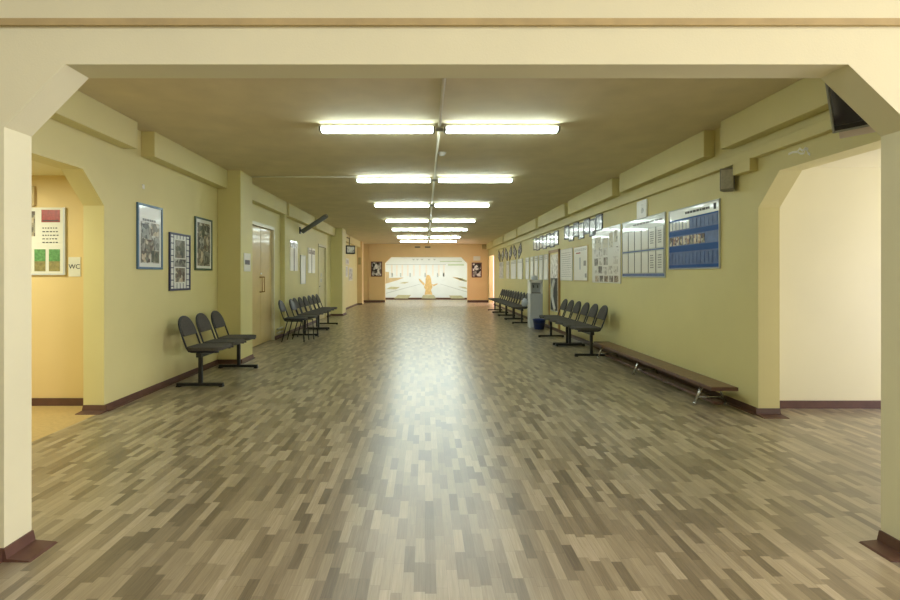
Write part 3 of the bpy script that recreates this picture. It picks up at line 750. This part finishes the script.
# speaker and junction box under the duct
t = empty('wall_speaker', (3.105, 5.09, 2.275), math.radians(-40), 'grey wedge-shaped loudspeaker on the right wall under the duct', 'speaker')
MB().prism([(-0.075, -0.115), (0.06, -0.115), (0.035, -0.02), (-0.055, -0.02)], 'Z', -0.12, 0.11).build('cabinet', 'grey', t, bevel=0.01)
MB().box(-0.062, 0.048, -0.121, -0.113, -0.10, 0.09).build('grille', 'spk', t, bevel=0.004)
MB().box(-0.02, 0.01, -0.03, 0.005, -0.03, 0.03).build('bracket', 'dgrey', t)
t = empty('cable_box', (XR, 4.84, 2.35), -PI / 2, 'beige rectangular cable box under the duct beside the loudspeaker', 'box')
MB().box(-0.12, 0.12, -0.07, 0, -0.055, 0.055).build('body', 'wall', t, bevel=0.006)
MB().box(0.12, 0.15, -0.075, 0, -0.06, 0.06).build('end_piece', 'wall', t, bevel=0.004)
mb = MB(); random.seed(4)
def stroke(pts, wd):
    mb.prism([(y, z + wd) for y, z in pts] + [(y, z - wd) for y, z in reversed(pts)], 'X', XR - 0.003, XR + 0.001)
stroke([(4.07, 2.335), (4.10, 2.35), (4.13, 2.335), (4.16, 2.36), (4.19, 2.34), (4.24, 2.35), (4.29, 2.345)], 0.009)
stroke([(4.05, 2.285), (4.07, 2.30), (4.085, 2.335), (4.10, 2.345)], 0.012)
stroke([(4.10, 2.345), (4.115, 2.31), (4.15, 2.315), (4.18, 2.335)], 0.008)
tag(mb.build('plaster_scrape', 'chalk'), 'white scratchy patch of bare plaster above the right side opening', 'mark')

# television at the front right
t = empty('television', (2.84, 3.02, 2.44), 0, 'dark television tilted down on the right, half behind the front opening corner', 'television')
t.rotation_euler = (Matrix.Rotation(math.radians(-58), 3, 'Z') @ Matrix.Rotation(math.radians(21), 3, 'X')).to_euler()
MB().box(-0.33, 0.33, 0.0, 0.05, -0.2, 0.225).build('casing', 'fr_blk', t, bevel=0.01)
frame_part(t, 0.66, 0.425, 'tvb', 0.014, 0.016, 'bezel').location.z = 0.0125
MB().box(-0.315, 0.315, -0.008, 0.001, -0.155, 0.21).build('screen', 'screen', t)
MB().box(-0.315, 0.315, -0.012, 0.001, -0.186, -0.156).build('lower_bezel', 'fr_blk', t)
un = MB().box(-0.30, 0.31, 0.0, 0.085, -0.245, -0.2).build('underside', 'tvu', t)
MB().box(-0.22, 0.05, 0.02, 0.045, -0.247, -0.244).build('vent_slot', 'ink', un); MB().box(-0.1, 0.2, 0.055, 0.075, -0.247, -0.244).build('vent_slot', 'ink', un)
MB().tube([(0.0, 0.05, 0.05), (0.0, 0.14, 0.08)], 0.02, 8).build('bracket', 'dgrey', t)

# water cooler, bucket, bag
t = empty('water_cooler', (2.80, 12.72, 0), 0, 'grey and white water cooler standing against the right wall before the glazed door', 'water cooler')
MB().box(-0.16, 0.16, -0.16, 0.16, 0.0, 0.86).build('body', 'coolerb', t, bevel=0.012)
hd = MB().box(-0.16, 0.16, 0.0, 0.16, 0.86, 1.2).box(-0.16, -0.12, -0.16, 0.0, 0.86, 1.2).box(0.12, 0.16, -0.16, 0.0, 0.86, 1.2).box(-0.16, 0.16, -0.16, 0.0, 1.13, 1.2).build('head', 'white', t, bevel=0.006)
MB().box(-0.12, 0.12, -0.012, -0.002, 0.87, 1.13).build('recess_panel', 'coolerb', t)
for x, m_ in ((-0.05, 'fr_blue'), (0.05, 'red')):
    MB().tube([(x, -0.01, 1.06), (x, -0.07, 1.05), (x, -0.075, 1.0)], 0.013, 8).build('tap', m_ if False else 'dgrey', t)
MB().box(-0.11, 0.11, -0.15, -0.02, 0.862, 0.885).build('drip_tray', 'grey', t)
MB().lathe([(0.06, 1.2), (0.075, 1.215), (0.075, 1.27), (0.05, 1.31), (0.0001, 1.315)], 20, (-0.02, 0.02, 0)).build('bottle_top', 'bag', t)
t = empty('bucket', (2.79, 12.22, 0), 0, 'dark blue plastic bucket on the floor in front of the water cooler', 'bucket')
MB().lathe([(0.115, 0), (0.15, 0.24), (0.158, 0.24), (0.158, 0.25), (0.143, 0.25), (0.108, 0.012), (0.0001, 0.012)]).build('tub', 'blue', t)
MB().tube([(-0.156, 0, 0.235), (-0.15, -0.07, 0.19), (-0.09, -0.16, 0.15), (0, -0.185, 0.14), (0.09, -0.16, 0.15), (0.15, -0.07, 0.19), (0.156, 0, 0.235)], 0.005, 6).build('handle', 'dgrey', t)
bm = bmesh.new(); bmesh.ops.create_icosphere(bm, subdivisions=4, radius=1)
from mathutils import noise
for v in bm.verts:
    k = 1 + 0.22 * noise.noise(v.co * 2.2) + 0.08 * noise.noise(v.co * 6)
    v.co = Vector((v.co.x * 0.085 * k, v.co.y * 0.09 * k, max(v.co.z * 0.12 * k, -0.095) + 0.096))
    if v.co.z > 0.22: v.co.x *= 0.6; v.co.y *= 0.6
mb = MB(); mb.bm.free(); mb.bm = bm
tag(mb.build('plastic_bag', 'bag', loc=(2.74, 13.75, 0.467), smooth=True), 'white crumpled plastic bag lying on a seat behind the water cooler', 'bag')

# left passage board, sign, frame ---------------------------------------------
def alcove(name, x0, x1, z0, z1, label, cat):
    return empty(name, ((x0 + x1) / 2, 5.02, (z0 + z1) / 2), 0, label, cat), x1 - x0, z1 - z0
t, w, h = alcove('information_board', -4.30, -3.60, 1.31, 1.985, 'white information board with red heading and green pictures in the left passage', 'notice board')
quad(t, 'panel', 'matte', -w / 2, w / 2 - 0.02, -h / 2 + 0.015, h / 2, 0.02)
MB().box(w / 2 - 0.02, w / 2, -0.022, 0, -h / 2, h / 2).box(-w / 2, w / 2 - 0.02, -0.022, 0, -h / 2, -h / 2 + 0.015).build('frame', 'fr_white', t)
quad(t, 'red_heading', 'red', 0.115, 0.30, 0.19, 0.315, 0.022, 0.019)
mb = MB().box(0.128, 0.288, -0.0228, -0.0215, 0.20, 0.21); mb.build('heading_dark_strip', 'ink', t)  # dark printed strip along the foot of the red heading
lines(t, 'print', 'ink', 0.125, 0.285, -0.03, 0.15, 5, 0.022, 0.28, 0.5, 7)
quad(t, 'green_picture', 'green', 0.045, 0.155, -0.20, -0.08, 0.022, 0.019); quad(t, 'green_picture', 'green', 0.19, 0.30, -0.20, -0.08, 0.022, 0.019)
quad(t, 'olive_picture', 'olive', 0.045, 0.155, -0.30, -0.20, 0.022, 0.019); quad(t, 'olive_picture', 'olive', 0.19, 0.30, -0.30, -0.20, 0.022, 0.019)
quad(t, 'photo', 'ph_br', -0.12, 0.05, 0.05, 0.30, 0.022, 0.019); quad(t, 'photo', 'ph_bw', -0.12, 0.01, -0.31, -0.16, 0.022, 0.019)
t, w, h = alcove('toilet_sign', -3.575, -3.455, 1.295, 1.49, 'white WC sign on the orange wall of the left passage', 'sign')
MB().box(-w / 2, w / 2, -0.006, 0, -h / 2, h / 2).build('plate', 'matte', t)
text_mesh('WC', 0.066, 'lettering', 'ink', t, (0, -0.0072, -0.0))
t, w, h = alcove('framed_notice', -4.3, -3.905, 2.0, 2.20, 'pale framed notice above the information board in the left passage', 'notice')
quad(t, 'sheet', 'matte', -w / 2 + 0.02, w / 2 - 0.03, -h / 2 + 0.02, h / 2 - 0.02, 0.014); frame_part(t, w, h, 'cork', 0.03, 0.025)

# ------------------------------------------------------------------ far wall
for (x0, x1, z0, z1, lab, m_) in ((-2.66, -2.11, 1.27, 2.01, 'dark-framed black and white collage on the far wall left of the mural opening', 'ph_bw'),
                                  (2.30, 2.79, 1.23, 1.96, 'red-framed collage on the far wall right of the mural opening', 'ph_bw')):
    t, w, h = wall_thing('framed_picture', 'B', x0, x1, z0, z1, lab, 'picture')
    frame_part(t, w, h, 'fr_red', 0.05, 0.025); quad(t, 'print', 'ph_hc', -w / 2 + 0.04, w / 2 - 0.04, -h / 2 + 0.04, h / 2 - 0.04, 0.014)
t, w, h = wall_thing('paper_notice', 'B', 2.38, 2.72, 2.06, 2.27, 'small white paper on the far wall above the red-framed collage', 'notice')
quad(t, 'sheet', 'matte', -w / 2, w / 2, -h / 2, h / 2, 0.006)
for x, side in ((-0.37, 'left'), (0.13, 'right')):
    t, w, h = wall_thing('air_vent', 'B', x - 0.14, x + 0.14, 2.68, 2.76, 'small dark vent slot high on the far wall, %s of two' % side, 'vent', 'vents on the far wall')
    frame_part(t, w, h, 'ledge', 0.012, 0.015); quad(t, 'slot', 'ink', -w / 2 + 0.01, w / 2 - 0.01, -h / 2 + 0.01, h / 2 - 0.01, 0.008)
tag(MB().box(2.80, 3.0, YB - 0.2, YB, 2.62, 2.84).build('corner_box', 'ledge', bevel=0.01), 'brown box under the ceiling in the far right corner', 'box')

# mural
YM = 27.63
t = empty('mural', (0.05, YM, 1.25), 0, 'bright painted mural of a tiled hall with a golden figure beyond the far opening', 'mural')
MB().box(-2.9, 2.9, -0.004, 0.018, -1.14, 1.35).build('ground', 'mural', t)
K = YM / 500.0
def mpx(x, y): return ((x - 425) * K - 0.05, 1.3 - (y - 276) * K - 1.25)
def paint(name, mat, polys, d=0.006):
    mb = MB()
    for p in polys: mb.prism([mpx(*q) for q in p], 'Y', -d, -d + 0.0025)
    mb.build(name, mat, t)
paint('painted_floor_tiles', 'm_olive', [[(394, 298.5), (398, 295), (411, 295), (408, 298.5)], [(421.5, 298.5), (423, 295), (434, 295), (436, 298.5)], [(449, 295.5), (461, 295.5), (465, 298.5), (451, 298.5)],
                                         [(386, 289), (391, 286.7), (400, 287), (396, 289.4)], [(399, 283.2), (404, 282), (409, 282), (405, 283.6)], [(456, 278), (462, 278), (468, 281), (466, 282)], [(458, 286.5), (465, 287), (468, 289), (464, 288.6)]])
paint('painted_ledge', 'm_ochre', [[(383, 271.5), (389, 272), (389, 278), (404, 277.5), (398, 280), (383, 284.5)]])
paint('painted_ledge', 'm_ochre', [[(452, 277), (458, 277.5), (466, 281), (460, 280.5)]])
cols_ = [[(x, 265), (x + 1.6, 265), (x + 1.6, 276), (x, 276)] for x in (391, 396, 401.5, 407, 413, 419, 425.5, 432, 438, 443)]
paint('painted_columns', 'm_peach', cols_)
paint('painted_windows', 'm_grey', [[(x, 273), (x + 1.3, 273), (x + 1.3, 277), (x, 277)] for x in (391.5, 400, 409.5, 424.5, 437, 443)] +
      [[(x, 259), (x + 3, 259), (x + 1.5, 260.5)] for x in (412, 416, 420.5, 427.5, 433)] + [[(386, 264.3), (446, 264.3), (446, 264.8), (386, 264.8)]] +
      [[(386, 293), (420, 284.0), (420.5, 284.2), (386, 293.6)], [(468, 292.6), (440, 284), (440.4, 283.8), (468, 292)]])
paint('painted_band', 'm_green', [[(448, 264), (464, 264), (464, 265.6), (448, 265.6)], [(440, 261), (462, 261), (462, 262), (440, 262)]])
fig = [[(425.5, 279), (426.5, 275.5), (428, 274.8), (429.8, 275.5), (431, 279), (431.5, 283), (432.5, 287), (431, 290), (432.5, 294.8), (428.5, 294.5), (424.5, 294.8), (425.5, 290), (424, 287), (425.5, 283)],
       [(425, 284), (423.5, 285.5), (419.5, 281), (418.5, 278.5), (420, 279)], [(431.5, 284), (433.5, 284.5), (437.5, 283.3), (437.5, 284.3), (433.5, 286.3)]]
paint('painted_figure', 'm_gold', fig, 0.009)

# ------------------------------------------------------------------ lights
def area(name, loc, rot, sx, sy, power, rgb):
    l = bpy.data.lights.new(name, 'AREA'); l.shape = 'RECTANGLE'; l.size = sx; l.size_y = sy; l.energy = power; l.color = lin(rgb)[:3]
    o = bpy.data.objects.new(name, l); COL.objects.link(o); o.location = loc; o.rotation_euler = rot
    return o
# daylight through the lobby window and the side-room window
area('lobby_daylight', (6.98, -0.7, 1.7), (0, PI / 2, 0), 1.7, 3.6, 265, (252, 242, 252))
area('side_room_daylight', (6.98, 3.75, 1.05), (0, PI / 2, 0), 1.1, 1.9, 86, (228, 228, 255))
area('far_room_daylight', (4.95, 25.0, 1.5), (0, PI / 2, 0), 1.6, 3.0, 210, (255, 226, 238))
area('passage_lamp', (-4.4, 3.9, 2.28), (0, 0, 0), 0.5, 0.5, 33, (246, 250, 226))
area('mural_lamp', (0.05, 25.6, 2.75), (0, 0, 0), 5.0, 0.3, 102, (244, 250, 255))
area('lobby_lamp', (0.3, 0.5, 3.27), (0, 0, 0), 7.0, 0.8, 62, (248, 248, 255))

w = bpy.data.worlds.new('world'); SC.world = w; w.use_nodes = True
w.node_tree.nodes['Background'].inputs['Color'].default_value = (0.55, 0.65, 0.8, 1)
w.node_tree.nodes['Background'].inputs['Strength'].default_value = 0.6

# ------------------------------------------------------------------ camera
cam = bpy.data.cameras.new('camera'); co = bpy.data.objects.new('camera', cam); COL.objects.link(co)
co.location = (0, 0, 1.3); co.rotation_euler = (PI / 2, 0, 0)
cam.sensor_width = 36; cam.lens = 20.0
cam.shift_x = 25 / 900; cam.shift_y = -24 / 900
cam.clip_start = 0.05
SC.camera = co
SC.view_settings.view_transform = 'Standard'; SC.view_settings.look = 'None'
SC.view_settings.exposure = 0.38; SC.view_settings.gamma = 1.0; SC.view_settings.use_curve_mapping = False
